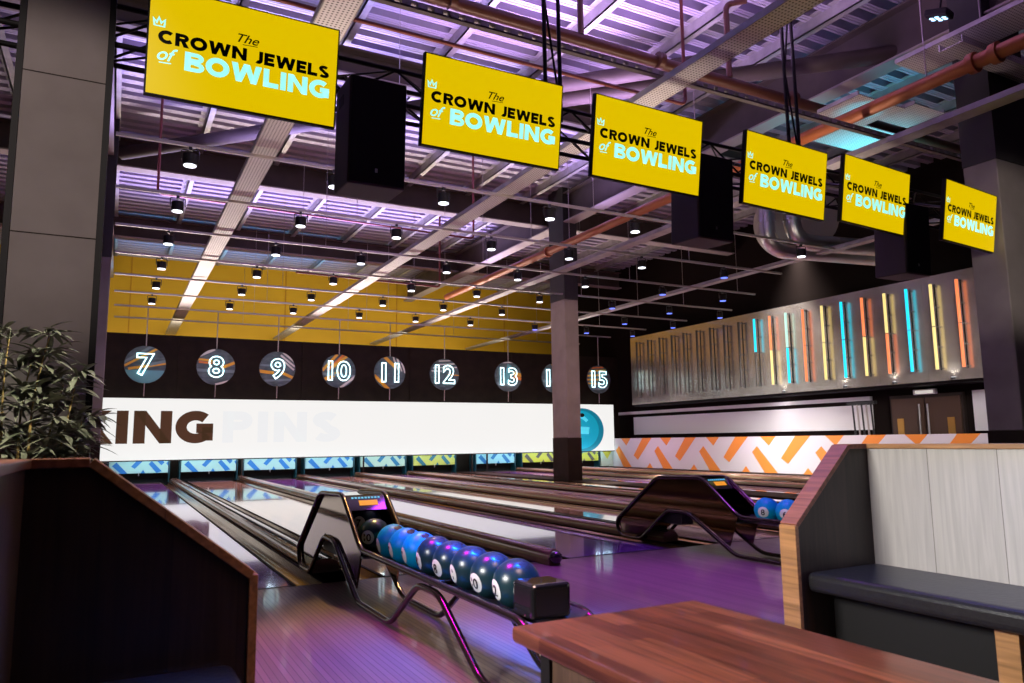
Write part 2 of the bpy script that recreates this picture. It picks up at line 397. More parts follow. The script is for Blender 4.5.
def text_mesh(txt, size=1, shear=0, offset=0, outline=0):
    c = bpy.data.curves.new('t', 'FONT'); c.body = txt; c.size = size; c.shear = shear; c.offset = offset
    c.align_x = 'CENTER'; c.align_y = 'CENTER'; c.resolution_u = 6
    if outline: c.fill_mode = 'NONE'; c.bevel_depth = outline; c.bevel_resolution = 2
    o = bpy.data.objects.new('t', c); COL.objects.link(o)
    dg = bpy.context.evaluated_depsgraph_get(); dg.update()
    me = bpy.data.meshes.new_from_object(o.evaluated_get(dg))
    vs = [v.co.copy() for v in me.vertices]; fs = [tuple(p.vertices) for p in me.polygons]
    bpy.data.objects.remove(o); bpy.data.curves.remove(c); bpy.data.meshes.remove(me)
    xs = [v.x for v in vs]; ys = [v.y for v in vs]; cx = (min(xs)+max(xs))/2; cy = (min(ys)+max(ys))/2
    return [Vector((v.x-cx, v.y-cy, v.z)) for v in vs], fs, (max(xs)-min(xs), max(ys)-min(ys))
def copy_tree(o, parent=None):
    c = o.copy(); COL.objects.link(c)
    if parent: c.parent = parent; c.matrix_parent_inverse = o.matrix_parent_inverse
    for ch in list(o.children): copy_tree(ch, c)
    return c

NW = {7: 'seven', 8: 'eight', 9: 'nine', 10: 'ten', 11: 'eleven', 12: 'twelve', 13: 'thirteen', 14: 'fourteen', 15: 'fifteen'}
ORD = ['first', 'second', 'third', 'fourth', 'fifth', 'sixth', 'seventh', 'eighth', 'ninth', 'tenth',
       'eleventh', 'twelfth', 'thirteenth', 'fourteenth', 'fifteenth', 'sixteenth', 'seventeenth', 'eighteenth', 'nineteenth', 'twentieth']
LANES = {7: -.81, 8: .95, 9: 2.60, 10: 4.33, 11: 6.00, 12: 7.72, 13: 9.93, 14: 11.68, 15: 13.38}
LE = 17.0                                     # tail of the lanes
# ------------------------------------------------------------------ shell
tag(MB().box((-9, -9, -.08), (15.5, 0, 0)).build('floor', m_approach), kind='structure')
tag(MB().box((-9, 0, -.2), (15.5, 23, -.14)).build('floor', m_black), kind='structure')
tag(MB().box((-9, 0, -.14), (-1.62, 17.6, -.002)).build('floor', m_lane_t), kind='structure')
mb = MB(); prof = []                          # ribbed roof deck, ribs across the lanes
y = -9
while y < 22.3:
    for dy, z in ((0, 7.90), (.14, 7.90), (.16, 7.48), (.195, 7.48), (.20, 7.495), (.205, 7.495), (.21, 7.48), (.25, 7.48), (.255, 7.495), (.265, 7.495), (.27, 7.48), (.31, 7.48), (.33, 7.90)): prof.append((y+dy, z))
    y += .33
for i in range(len(prof)-1):
    (ya, za), (yb, zb) = prof[i], prof[i+1]
    if yb-ya < 1e-6: continue
    mb.add([(-9, ya, za), (18, ya, za), (18, yb, zb), (-9, yb, zb)], [(0, 3, 2, 1)][::-1])
mb.box((-9, -9, 7.91), (18, 22.4, 7.99))
tag(mb.build('ceiling', m_deck), kind='structure')
mb = MB(); mb.box((-9, 22.2, 3.2), (18, 22.4, 7.36), 0); mb.box((-9, 22.15, 7.36), (18, 22.4, 7.91), 1)
for x in (-1.2, 3.9, 8.2, 13.0): mb.box((x-.02, 22.18, 4.0), (x+.02, 22.2, 7.36), 2)
tag(mb.build('wall_back', [m_yellow, m_greywall, mat('yellow joint', (.42, .2, .004), .8)]), kind='structure')
mb = MB(); mb.box((-9, 17.6, 0), (15.5, 17.75, 4.12), 0)
for x in (.1, 3.6, 7.1, 10.9): mb.box((x-.03, 17.57, 2.3), (x+.03, 17.6, 4.12), 0)
tag(mb.build('wall_front', m_dkbrown), kind='structure')
tag(MB().box((-9.2, -9, 0), (-9, 23, 7.7)).build('wall_left', m_dkbrown), kind='structure')
mb = MB(); mb.box((15.5, -9, 0), (15.7, 22.4, 7.7), 0)
tag(mb.build('wall_right', mat('near black wall', (.015, .011, .010), .9, spec=0)), kind='structure')
tag(MB().box((-9, -9.2, 0), (15.7, -9, 7.7)).build('wall_rear', m_dkbrown), kind='structure')
# white band on the right wall with dark lines
mb = MB(); mb.box((15.42, 6.8, 1.17), (15.5, 16.6, 1.80), 0); mb.box((15.40, 6.8, 1.91), (15.5, 17.5, 2.01), 0)
mb.box((15.42, 3.2, 1.10), (15.5, 4.25, 2.0), 0)
tag(mb.build('trim_1', m_white), kind='structure')
# double brown door in the right wall
d = MB(); d.box((15.40, 4.45, 0), (15.5, 6.25, 1.98), 0)
door = tag(d.build('door_1', mat('door frame', (.02, .012, .01), .6)), kind='structure')
for y0 in (4.50, 5.37):
    lf = MB().box((15.36, y0, .02), (15.41, y0+.82, 1.90)).build('door_leaf', m_door, door)
    yy = y0+.74 if y0 < 5 else y0+.08
    MB().tube([(15.31, yy, 1.0), (15.31, yy, 1.75)], .02, 8).build('pull_handle', m_chrome, lf)
    yp = y0+.15 if y0 < 5 else y0+.52
    MB().box((15.34, yp, 1.0), (15.36, yp+.16, 1.42)).build('push_plate', m_gold, lf)
ex = thing('emergency_light', 'small white emergency light above the brown double doors', 'light', (15.4, 5.3, 2.03))
MB().box((-.08, -.28, -.06), (0, .28, .06)).build('housing', m_white, ex, .01)
MB().box((-.09, -.22, -.04), (-.08, .22, .03)).build('diffuser', mat('pale diffuser', (.8, .8, .75), .4, emit=(.9, .9, .8), es=.5), ex)
fc = thing('stacked_trolley', 'tall dark folded trolley of poles beside the brown double doors', 'trolley', (15.05, 6.75, 0))
for k in range(5): MB().tube([(0, -.30+.13*k, .05), (0, -.22+.13*k, 1.85)], .022, 8).build('pole', m_rail if k % 2 else m_blk_sat, fc)
MB().box((-.06, -.36, 1.80), (.06, .42, 1.87)).build('top_bar', m_blk_sat, fc); MB().box((-.1, -.38, .0), (.1, .30, .06)).build('base', m_blk_sat, fc)

# ------------------------------------------------------------------ lanes
gw, hw = .235, .5334
def gutter_mb(x0, x1):
    mb = MB(); n = 8; pr_ = [(x0+.012+(x1-x0-.024)*k/n, -.005-.085*sin(pi*k/n)**.7) for k in range(n+1)]
    pr_ = [(x0, 0), (x0+.006, 0)]+pr_+[(x1-.006, 0), (x1, 0)]
    vs = []
    for yv in (0, LE): vs += [(a, yv, b) for a, b in pr_]
    k = len(pr_)
    mb.add(vs, [(i, i+1, k+i+1, k+i) for i in range(k-1)], 0, True); return mb
for n, cx in LANES.items():
    t = thing('bowling_lane', '%s glossy bowling lane running back to the hanging number %s' % ('purple' if n % 2 else 'tan wood', NW[n]), 'lane', (cx, 0, 0), group=None)
    mb = MB(); mb.box((-hw, 0.0, -.1), (hw, LE, 0)); b = mb.build('lane_bed', m_lane_p if n % 2 else m_lane_t, t)
    gutter_mb(-hw-gw, -hw).build('gutter', m_gutter, t); gutter_mb(hw, hw+gw).build('gutter', m_gutter, t)
    lip = MB()
    for sx in (-1, 1):
        for o in (hw+.004, hw+gw-.024): lip.box((sx*o, 0, 0), (sx*(o+.020), LE-.2, .006))
    lip.build('gutter_lip', m_dkbrown, t)
    MB().box((-hw, LE-.9, 0), (hw, LE, .004)).build('pin_deck', mat('grey pin deck', (.16, .13, .14), .15, coat=.6), t)
    MB().box((-hw, .0, 0), (hw, .03, .002)).build('foul_line', m_black, t)
def capping(x0, x1, label, zt, y0=.0, nose=True):
    t = thing('lane_divider', label, 'lane divider', ((x0+x1)/2, y0, 0)); hwid = (x1-x0)/2
    n = 8; pr_ = [(-hwid, 0)]+[(-hwid*cos(pi*k/n), zt*.45+zt*.55*sin(pi*k/n)) for k in range(n+1)]+[(hwid, 0)]
    vs = []
    for yv in (0, LE-y0): vs += [(a, yv, b) for a, b in pr_]
    k = len(pr_); mb = MB(); mb.add(vs, [(i, k+i, k+i+1, i+1) for i in range(k-1)], 0, True)
    mb.add([(a, 0, b) for a, b in pr_], [tuple(range(k))])
    mb.build('capping', m_cap, t)
    for sx in (-1, 1): MB().box((sx*hwid-.006, 0, zt*.35), (sx*hwid+.006, LE-y0, zt*.5)).build('edge_strip', m_capyel, t)
    if not nose:
        gl = MB()
        for o in (-.05, -.035, .035, .05): gl.box((o-.003, 0, zt*.93), (o+.003, LE-y0, zt*1.005))
        gl.build('cover_groove', m_black, t)
    if nose:
        mb = MB(); mb.sphere((0, -.02, zt*.5), min(hwid, zt*.52), 16, 10); mb.build('end_nose', m_blk_gl, t)
    return t
capping(1.72, 1.83, 'round brown divider between the number eight and nine lanes', .13, -.22)
capping(5.10, 5.23, 'round brown divider between the number ten and eleven lanes', .12)
capping(12.45, 12.61, 'round brown divider between the number fourteen and fifteen lanes', .12)
capping(-.035, .175, 'wide return track cover between the number seven and eight lanes', .11, .45, False)
capping(3.375, 3.555, 'wide return track cover between the number nine and ten lanes', .11, .35, False)
capping(6.775, 6.945, 'wide return track cover between the number eleven and twelve lanes', .11, .05, False)
capping(10.70, 10.91, 'wide return track cover between the number thirteen and fourteen lanes', .11, .05, False)
# dark boards either side of the column between lanes 12 and 13
tag(MB().box((8.49, .0, -.14), (9.16, LE, .015)).build('floor', m_dkbrown), kind='structure')
tag(MB().box((14.15, .0, -.14), (14.74, LE, .03)).build('floor', m_dkbrown), kind='structure')

# chevron print helper
def panel_pattern(mb, polys, fn, half, mi=1):
    for p in polys:
        q = clip(p, half)
        if q: mb.add([fn(a, b) for a, b in q], [tuple(range(len(q)))], mi)
pan_bars = [[(.05, .56), (.12, .84), (.31, 0), (.20, 0)], [(.365, .5), (.475, 1), (.585, 1), (.43, .33)], [(.535, 0), (.57, .25), (.61, 0)], [(.66, .67), (.715, .89), (.895, .1), (.80, 0)], [(.78, 1), (.88, .55), (.93, .75), (.90, 1)], [(.96, .7), (1, .85), (1, .5)]]
pan_cols = {7: ((.42, .62, .58), (.01, .17, .52)), 8: ((.42, .62, .58), (.01, .17, .52)), 9: ((.42, .62, .58), (.01, .17, .52)), 10: ((.36, .58, .58), (.01, .17, .52)),
            11: ((.46, .58, .46), (.01, .15, .30)), 12: ((.55, .52, .10), (.02, .14, .20)), 13: ((.30, .60, .66), (.01, .16, .40)), 14: ((.58, .54, .05), (.10, .08, .06)), 15: ((.58, .54, .05), (.10, .08, .06))}
for n, cx in LANES.items():
    t = thing('pinsetter_front', 'chevron printed pinsetter panel under the light wall, below number %s' % NW[n], 'pinsetter panel', (cx, 17.02, 0))
    a, b2 = pan_cols[n]; W = .715
    mb = MB(); mb.box((-W, 0, .26), (W, .05, .62), 0)
    panel_pattern(mb, pan_bars, lambda s, z: (-W+s*2*W, -.003, .26+z*.36), [(-1, 0, 0), (1, 0, 1), (0, -1, 0), (0, 1, 1)])
    mb.build('printed_panel', [mat('panel ground %s' % (a,), a, .5), mat('panel bars %s' % (b2,), b2, .5)], t)
    MB().box((-.012, -.02, .19), (.012, .0, .28)).build('sensor_bracket', m_chrome, t)
    MB().box((-W, .30, -.14), (W, .34, .60)).build('pit_curtain', m_black, t)
    for sx in (-1, 1): MB().box((sx*.745-.012, -.02, 0), (sx*.745+.012, .45, .60)).build('kickback', m_cyanedge, t)
for k, (x, lb) in enumerate(((1.80, 'between lanes eight and nine'), (5.33, 'at the left side of the number eleven panel'), (8.98, 'right of the number twelve panel'), (9.53, 'in front of the number thirteen panel'))):
    tag(MB().box((x-.022, 16.84, .0), (x+.022, 16.88, .60)).build('support_post', m_dkbrown), 'thin dark post under the light wall %s' % lb, 'post')

# ------------------------------------------------------------------ light wall with KING letters
t = thing('light_wall_sign', 'long white backlit wall banner with dark KING lettering and teal ball', 'sign', (0, 16.9, 0))
X0, X1, Z0, Z1 = -8.5, 14.74, .605, 2.27
mb = MB(); mb.box((X0, 0, Z0), (X1, .12, Z1)); mb.build('light_box', m_lightwall, t)
mb = MB()
for zz in (Z0-.03, Z1): mb.box((X0, -.01, zz), (X1, .12, zz+.03))
mb.box((X1, -.01, Z0-.03), (X1+.03, .12, Z1+.03)); mb.build('frame', m_dkbrown, t)
fn = lambda x, z: (x, -.006, z)
mb = MB()
for ch, xa, xb in (('K', -2.60, -1.50), ('I', -1.41, -1.13), ('N', -1.00, -.06), ('G', .03, 1.00)):
    put_word(mb, ch, .30, xa, xb, 1.05, 1.93, fn) if ch != 'I' else mb.add([fn(xa, 1.05), fn(xb, 1.05), fn(xb, 1.93), fn(xa, 1.93)], [(0, 1, 2, 3)])
mb.build('king_lettering', m_lettering, t)
mb = MB()
for ch, xa, xb in (('P', 1.25, 2.05), ('I', 2.2, 2.48), ('N', 2.65, 3.6), ('S', 3.75, 4.6)):
    put_word(mb, ch, .30, xa, xb, 1.05, 1.93, fn) if ch != 'I' else mb.add([fn(xa, 1.05), fn(xb, 1.05), fn(xb, 1.93), fn(xa, 1.93)], [(0, 1, 2, 3)])
mb.build('pins_lettering', m_ghost, t)
def ell(cx, cz, rx, rz, n=40, yy=-.006): return [(cx+rx*cos(2*pi*k/n), yy, cz+rz*sin(2*pi*k/n)) for k in range(n)]
mb = MB(); mb.add(ell(13.35, 1.34, .93, .79), [tuple(range(40))], 0); mb.add(ell(13.28, 1.36, .78, .68, yy=-.009), [tuple(range(40))], 1)
mb.add([(13.15, -.012, 1.22), (13.62, -.012, 1.20), (13.66, -.012, 1.46), (13.18, -.012, 1.48)], [(0, 1, 2, 3)], 2)
mb.add(ell(13.35, 1.88, .10, .07, 16, -.012), [tuple(range(16))], 3)
q = [(13.0+.75*cos(a), -.0115, 1.36+.6*sin(a)) for a in [radians(35+6*k) for k in range(15)]]; q2 = [(13.0+.62*cos(a), -.0115, 1.36+.46*sin(a)) for a in [radians(35+6*k) for k in range(15)]]
mb.add(q+q2, [(i, i+1, 16+i, 15+i) for i in range(14)], 2)
mb.build('ball_picture', [mat('print teal dark', (.0, .1, .13), .5, emit=(0, .14, .22), es=.9), mat('print teal', (.0, .2, .3), .5, emit=(0, .24, .34), es=.9), mat('print cyan', (.1, .5, .6), .5, emit=(.03, .52, .66), es=.8), m_black], t)

# ------------------------------------------------------------------ numbered discs
def circ_half(r, n=36): return [(cos(2*pi*k/n), sin(2*pi*k/n), r) for k in range(n)]
def bar(x0, z0, x1, z1, w): return stroke([(x0, z0), (x1, z1)], w)[0]
ART = {7: [(3, bar(-.5, .05, .15, .5, .07)), (1, bar(-.5, -.05, .3, .45, .06)), (1, bar(-.4, -.12, .5, .05, .07)), (3, bar(.1, 0, .55, .12, .08)), (4, [(-.5, -.15), (.5, -.15), (.5, -.5), (-.5, -.5)])],
       8: [(2, bar(-.45, .3, -.05, .5, .09)), (1, bar(-.5, .2, -.1, .17, .06)), (5, bar(-.45, .12, -.1, .1, .05)), (1, bar(.15, -.02, .5, .14, .08)), (2, bar(0, -.49, .42, -.36, .05)), (3, bar(-.5, -.1, .5, -.12, .08))],
       9: [(2, bar(.15, .48, .5, .20, .06)), (2, bar(.08, .40, .48, .08, .05)), (2, bar(.12, .27, .46, -.02, .05)), (1, bar(-.5, -.08, -.1, -.12, .09)), (1, bar(.1, -.1, .45, -.25, .08)), (3, bar(-.5, .1, .0, .08, .05)), (3, bar(-.4, -.35, .4, -.3, .06))],
       10: [(1, bar(-.5, .0, -.05, .5, .08)), (5, bar(-.35, .0, .15, .5, .07)), (1, bar(-.2, .1, .3, .5, .08)), (1, bar(-.5, -.3, .0, -.05, .1)), (3, bar(-.5, -.1, .5, -.15, .08)), (2, bar(.05, -.5, .5, -.15, .07))],
       11: [(1, bar(-.2, .5, .2, .15, .1)), (1, bar(-.5, -.1, .0, -.55, .1)), (2, bar(.1, .5, .25, .1, .05)), (2, bar(.22, .48, .38, .05, .05)), (2, bar(.34, .42, .5, .0, .05))],
       12: [(2, bar(-.3, .3, .35, .35, .04)), (2, bar(-.4, .2, .45, .24, .04)), (2, bar(-.45, .1, -.1, .1, .04)), (1, bar(.1, 0, .5, -.02, .03)), (2, bar(-.2, .42, .2, .45, .04))],
       13: [(4, bar(-.12, -.3, .05, .4, .16)), (1, bar(.2, .12, .5, .05, .12)), (5, bar(.2, .0, .5, -.08, .1)), (3, bar(-.5, -.25, .3, -.3, .1)), (2, bar(-.2, .46, .2, .48, .04))],
       14: [(1, bar(-.1, .5, .4, .3, .12)), (1, bar(0, -.5, .5, -.1, .12)), (3, bar(-.5, -.1, .5, -.2, .1))],
       15: [(1, bar(-.5, .28, .3, .34, .06)), (1, bar(-.5, .12, .1, .16, .06)), (1, bar(-.5, -.02, .0, 0, .06)), (1, bar(-.5, -.15, -.1, -.15, .05)), (5, bar(-.4, .4, .2, .44, .05)), (3, bar(-.3, -.35, .4, -.3, .08))]}
DISC_X = {7: -.81, 8: .95, 9: 2.60, 10: 4.38, 11: 5.96, 12: 7.78, 13: 10.08, 14: 11.88, 15: 13.73}
for n in LANES:
    R = .50
    t = thing('number_disc', 'round printed disc with glowing outline number %s, hung above the light wall' % NW[n], 'number sign', (DISC_X[n], 16.325, 3.13))
    mb = MB(); mb.cyl((0, .03, 0), (0, 0, 0), R, 48)
    for i, (mi, poly) in enumerate(ART[n]):
        q = clip(poly, circ_half(R*.985))
        if q: mb.add([(a, -.004-.0006*i, b) for a, b in q], [tuple(range(len(q)))], mi)
    mb.build('printed_disc', [m_discbase, m_discy, m_discw, m_discg, m_disct, m_discr], t)
    sz = .72 if n < 10 else .70
    vs, fs, (tw, th) = text_mesh(str(n), sz, outline=.013, offset=.016)
    k = .60/th
    MB().add([(v.x*k*1.05, -.045-v.z, v.y*k) for v in vs], fs, 0, True).build('neon_number', m_neon, t)
    MB().tube([(0, .005, R), (0, .005, 1.55)], .014, 6).build('drop_rod', m_rail, t)
    MB().tube([(0, .005, -R), (0, .02, -.84)], .014, 6).build('drop_rod', m_rail, t)

# ------------------------------------------------------------------ columns
def column(x0, x1, y0, y1, label, edge=False):
    t = thing('concrete_column', label, 'column', ((x0+x1)/2, (y0+y1)/2, 0)); a, b = (x1-x0)/2, (y1-y0)/2
    MB().box((-a-.005, -b-.005, 0), (a+.005, b+.005, 1.06)).build('dark_base', m_dkbrown, t)
    mb = MB(); mb.box((-a, -b, 1.06), (a, b, 4.55)); o = mb.build('concrete_shaft', m_conc, t, .015)
    mb = MB()
    for z in (2.42, 3.55): mb.box((-a-.001, -b-.001, z), (a+.001, b+.001, z+.008))
    if edge: mb.build('joint_line', m_dkbrown, t)
    MB().box((-a-.004, -b-.004, 4.55), (a+.004, b+.004, 7.5)).build('painted_top', m_colblack, t)
    if edge:
        for sx in (-1, 1): MB().box((sx*a-.035 if sx > 0 else -a-.005, -b-.02, 1.06), (a+.006 if sx > 0 else -a+.035, -b+.05, 7.4)).build('black_edge_strip', m_black, t)
    return t
column(8.44, 8.84, 10.1, 10.8, 'square concrete column standing between the number twelve and thirteen lanes')
column(8.4, 9.25, -.43, .0, 'broad concrete column at the right behind the last yellow screen')
column(-2.17, -1.605, .15, .5, 'wide grey concrete column at the far left behind the plant', True)
column(-1.88, -1.67, 10.1, 10.3, 'slim lilac lit column just right of the wide left column')

# ------------------------------------------------------------------ right wall: stainless panels, neon bars, chevron barrier
t = thing('steel_cladding', 'long brushed steel panel wall behind the neon bars', 'wall cladding', (14.74, 9.6, 0))
yy = [15.75]
while yy[-1] > .8: yy.append(yy[-1]-1.22)
for i in range(len(yy)-1):
    mb = MB(); mb.box((0, yy[i+1]-9.6+.006, 2.21), (.10, yy[i]-9.6, 4.60)); mb.build('steel_panel', m_steel, t)
MB().box((.10, yy[-1]-9.6, 2.15), (.74, 6.2, 2.3)).build('soffit', m_black, t)
MB().box((.10, yy[-1]-9.6, 4.45), (.74, 6.2, 4.60)).build('top_return', m_black, t)
NEON = {'cyan': ((.0, .52, .74), 1.5), 'orange': ((1, .24, .08), .95), 'yellow': ((.95, .74, .26), .95), 'green': ((.45, .80, .66), .9)}
BARS = ['off']*9+[('cyan', 'off'), ('orange', 'yellow'), ('green', 'cyan'), ('orange', 'orange'), ('yellow', 'yellow'), ('cyan', 'cyan'), ('orange', 'yellow'), ('yellow', 'orange'), ('cyan', 'cyan'), ('yellow', 'yellow'), ('orange', 'orange')]
BY = [15.2, 14.57, 13.95, 13.33, 12.75, 12.13, 11.53, 10.94, 10.34, 9.73, 9.16, 8.59, 8.02, 7.41, 6.82, 6.23, 5.62, 5.06, 4.47, 3.88]
m_off = mat('unlit tube', (.10, .09, .08), .2, .4)
for i, (b, y) in enumerate(zip(BARS, BY)):
    if b == 'off': b = ('off', 'off')
    desc = 'unlit dark' if b == ('off', 'off') else (b[0]+' lit' if b[0] == b[1] else '%s over %s' % (b[0], 'unlit' if b[1] == 'off' else b[1]))
    t = thing('neon_bar', '%s vertical tube light on the steel wall, %s from the far end' % (desc, ORD[i]), 'neon light', (14.74, y, 3.42))
    for z0, z1, c in ((.0, .97, b[0]), (-.97, .0, b[1])):
        m = m_off if c == 'off' else mat('neon '+c, tuple(v*.2 for v in NEON[c][0]), .4, emit=NEON[c][0], es=NEON[c][1])
        MB().tube([(-.15, 0, z0+.01), (-.15, 0, z1-.01)], .034, 10).build('tube', m, t)
    for z in (-.93, -.45, 0, .45, .93): MB().box((-.15, -.012, z-.014), (.003, .012, z+.014)).build('bracket', m_blk_sat, t)
    MB().box((-.012, -.012, -.97), (.003, .012, .97)).build('back_plate', m_black, t)
for i, y in enumerate((8.9, 6.95, 5.6, 4.2)):
    t = thing('wall_washer', 'small round uplight on the steel wall lower edge, %s from the far end' % ORD[i], 'light', (14.70, y, 2.26))
    MB().cyl((0, 0, -.04), (0, 0, .01), .05, 14).build('can', m_blk_sat, t); MB().cyl((0, 0, .01), (0, 0, .014), .04, 14).build('lens', m_lens, t)
    l = spot((14.62, y, 2.30), (.35, 0, 1), 9, (1, .95, .85), 110, .8, .03)
mb = MB(); mb.box((14.74, 3.2, 0), (14.86, 17.3, 1.04), 0); bs = []
for k in range(-1, 8):
    o = k*2.2
    bs += [[(1.13+o, .44), (1.65+o, 1.04), (2.15+o, 1.04), (1.36+o, .29)], [(2.28+o, .60), (2.48+o, .77), (3.22+o, 0), (2.74+o, 0)], [(1.82+o, 0), (2.02+o, .2), (2.2+o, 0)], [(2.62+o, 1.04), (2.92+o, .78), (3.18+o, 1.04)]]
panel_pattern(mb, bs, lambda s, z: (14.737, 16.9-s, z), [(-1, 0, .0), (1, 0, 13.68), (0, -1, -.0), (0, 1, 1.04)])
tag(mb.build('chevron_barrier', [m_white, m_orange]), 'long white barrier wall with orange chevron bars along the right side', 'barrier')
mb = MB(); mb.box((14.2, 17.0, .05), (14.72, 17.06, .62), 0); mb.add([(14.25, 16.995, .60), (14.68, 16.995, .60), (14.47, 16.995, .30)], [(0, 2, 1)], 1)
tag(mb.build('corner_panel', [mat('pale green print', (.48, .52, .42), .5), mat('olive print', (.5, .42, .03), .5)]), 'small pale panel with a yellow triangle in the far right corner', 'panel')

# ------------------------------------------------------------------ ceiling steelwork
def ibeam(mb, a, b, h, wf, vertical=True):
    """I section along X or Y, a and b = bottom centre points"""
    (x0, y0, z0), (x1, y1, z1) = a, b
    if abs(x1-x0) > abs(y1-y0):
        mb.box((x0, y0-wf/2, z0), (x1, y0+wf/2, z0+.03), 1); mb.box((x0, y0-wf/2, z0+h-.03), (x1, y0+wf/2, z0+h), 0); mb.box((x0, y0-.012, z0+.03), (x1, y0+.012, z0+h-.03), 0)
    else:
        mb.box((x0-wf/2, y0, z0), (x0+wf/2, y1, z0+.03), 1); mb.box((x0-wf/2, y0, z0+h-.03), (x0+wf/2, y1, z0+h), 0); mb.box((x0-.012, y0, z0+.03), (x0+.012, y1, z0+h-.03), 0)
for y, lb in ((5.4, 'nearest deep roof girder crossing above the yellow screens'), (11.3, 'middle deep roof girder crossing over the lanes'), (17.2, 'farthest deep roof girder in front of the yellow wall')):
    mb = MB(); ibeam(mb, (-9, y, 6.72), (15.4, y, 6.72), .62 if y > 6 else .45, .32)
    tag(mb.build('roof_girder', [m_girder, m_girdfl]), lb, 'beam')
for x, lb in ((8.62, 'deep main beam running back over the middle concrete column'), (-1.9, 'deep main beam running back over the left columns')):
    mb = MB(); ibeam(mb, (x, -6, 6.55), (x, 22.1, 6.55), .78, .34)
    tag(mb.build('main_beam', [m_girder, m_girdfl]), lb, 'beam')
px_ = [-.16+1.6*k for k in range(-2, 11)]
for i, x in enumerate(px_):
    mb = MB(); mb.box((x-.012, -7, 7.30), (x+.012, 22.1, 7.50)); mb.box((x-.012, -7, 7.30), (x+.11, 22.1, 7.315)); mb.box((x-.10, -7, 7.487), (x+.012, 22.1, 7.502))
    tag(mb.build('roof_purlin', m_purlin), 'pale steel purlin under the ribbed roof, %s from the left' % ORD[i], 'purlin')
# round wind braces
for a, b, lb in (((-1.6, 10.9, 6.9), (6.6, 2.6, 6.9), 'round grey roof brace slanting behind the left screens'), ((3.9, 5.6, 6.75), (9.0, .7, 6.75), 'round grey roof brace slanting behind the right screens')):
    tag(MB().tube([a, b], .13, 14).build('roof_brace', m_girder), lb, 'brace')
# rails across lanes with spotlights
RZ = 4.683
sp0 = None
def make_spot(lens):
    t = thing('spotlight', 'x', 'spotlight', (0, 0, 0), group='spotlights on the ceiling rails')
    mb = MB(); mb.tube([(0, 0, -.235), (0, 0, -.10)], .085, 14); mb.build('can', m_black, t)
    MB().tube([(0, 0, -.247), (0, 0, -.236)], .074, 14).build('lens', lens, t)
    MB().tube(round_path([(-.10, 0, -.17), (-.10, 0, -.04), (.10, 0, -.04), (.10, 0, -.17)], .02, 2), .008, 6).build('yoke', m_blk_sat, t)
    MB().box((-.02, -.025, -.05), (.02, .025, -.005)).build('clamp', m_blk_sat, t)
    return t
protoW = make_spot(m_lens); protoB = make_spot(m_lensb)
usedW = usedB = False
for k in range(8):
    y = 4.03+2.05*k; x1 = min(14.3, [10.9, 11.7, 13.0, 14.2, 14.3, 14.3, 14.3, 14.3][k])
    mb = MB(); mb.box((-1.62, y-.02, RZ-.02), (x1, y+.02, RZ+.021))
    tag(mb.build('lighting_rail', m_rail), 'thin steel rail spanning the lanes, %s back from the camera' % ORD[k], 'rail')
    if k > 5: continue
    for n in LANES:
        x = DISC_X[n] if n > 13 else {7: -.80, 8: .99, 9: 2.58, 10: 4.37, 11: 6.02, 12: 7.75, 13: 9.96}[n]
        if x > x1-.1: continue
        blue = (n >= 13 and k > 0) or (n == 15)
        if blue: s = protoB if not usedB else copy_tree(protoB); usedB = True
        else: s = protoW if not usedW else copy_tree(protoW); usedW = True
        s.location = (x, y, RZ-.02); s.rotation_euler.z = random.uniform(-.3, .3)
        s['label'] = 'small black can spotlight with %s lens on the %s rail, above lane %s' % ('blue' if blue else 'white', ORD[k], NW[n])
    # suspension wires
for k in range(8):
    y = 4.03+2.05*k
    for j, x in enumerate((1.9, 5.2, 9.0, 12.4)):
        if x > [10.9, 11.7, 13.0, 14.2, 14.3, 14.3, 14.3, 14.3][k]: continue
        tag(MB().tube([(x, y, RZ), (x, y, 7.4)], .006, 4).build('suspension_wire', m_rail), 'thin suspension wire, %s across on the %s rail' % (ORD[j], ORD[k]), 'wire')
# cable trays
TX = ((.08, .30, 'leftmost'), (3.62, .28, 'second from the left'), (7.22, .22, 'third from the left'), (11.25, .20, 'rightmost'))
for x, wd, lb in TX:
    t = thing('cable_tray', 'long pale perforated cable tray running to the yellow wall, %s of four' % lb, 'cable tray', (x, 0, RZ+.06))
    MB().box((-wd/2, -3.5, 0), (wd/2, 22.1, .012)).build('tray_floor', m_perf if x < 5 else m_purlin, t)
    for sx in (-1, 1): MB().box((sx*wd/2-.006, -3.5, 0), (sx*wd/2+.006, 22.1, .07)).build('tray_side', m_purlin, t)
# pipes
t = thing('orange_pipe', 'thick orange painted pipe running back beside the right column', 'pipe', (6.95, 0, 5.2))
MB().tube([(0, -4.5, 0), (0, 14.2, 0)], .085, 16).build('pipe', m_copper, t)
for y in (-1.3, -1.05, 2.0, 2.25, 8.4): MB().tube([(0, y-.04, 0), (0, y+.04, 0)], .12, 16).build('coupling', m_copper, t)
for y in (-.5, 3.5, 7.5, 11.5): MB().tube([(0, y, .08), (0, y, 2.3)], .008, 6).build('hanger', m_rail, t)
t = thing('brown_pipe', 'thick dark brown pipe crossing above the yellow screens', 'pipe', (0, 1.68, 6.0))
MB().tube([(-9, 0, 0), (14.5, .1, 0)], .085, 14).build('pipe', m_brownpipe, t)
for x in (1.7, 4.7, 7.2, 9.9): MB().tube([(x-.04, 0, 0), (x+.04, 0, 0)], .11, 14).build('coupling', m_brownpipe, t)
for x in (3.45, 5.95): MB().tube(round_path([(x, 0, .05), (x, 0, 1.15), (x+.25, -.15, 1.2)], .08), .04, 8).build('riser', m_brownpipe, t)
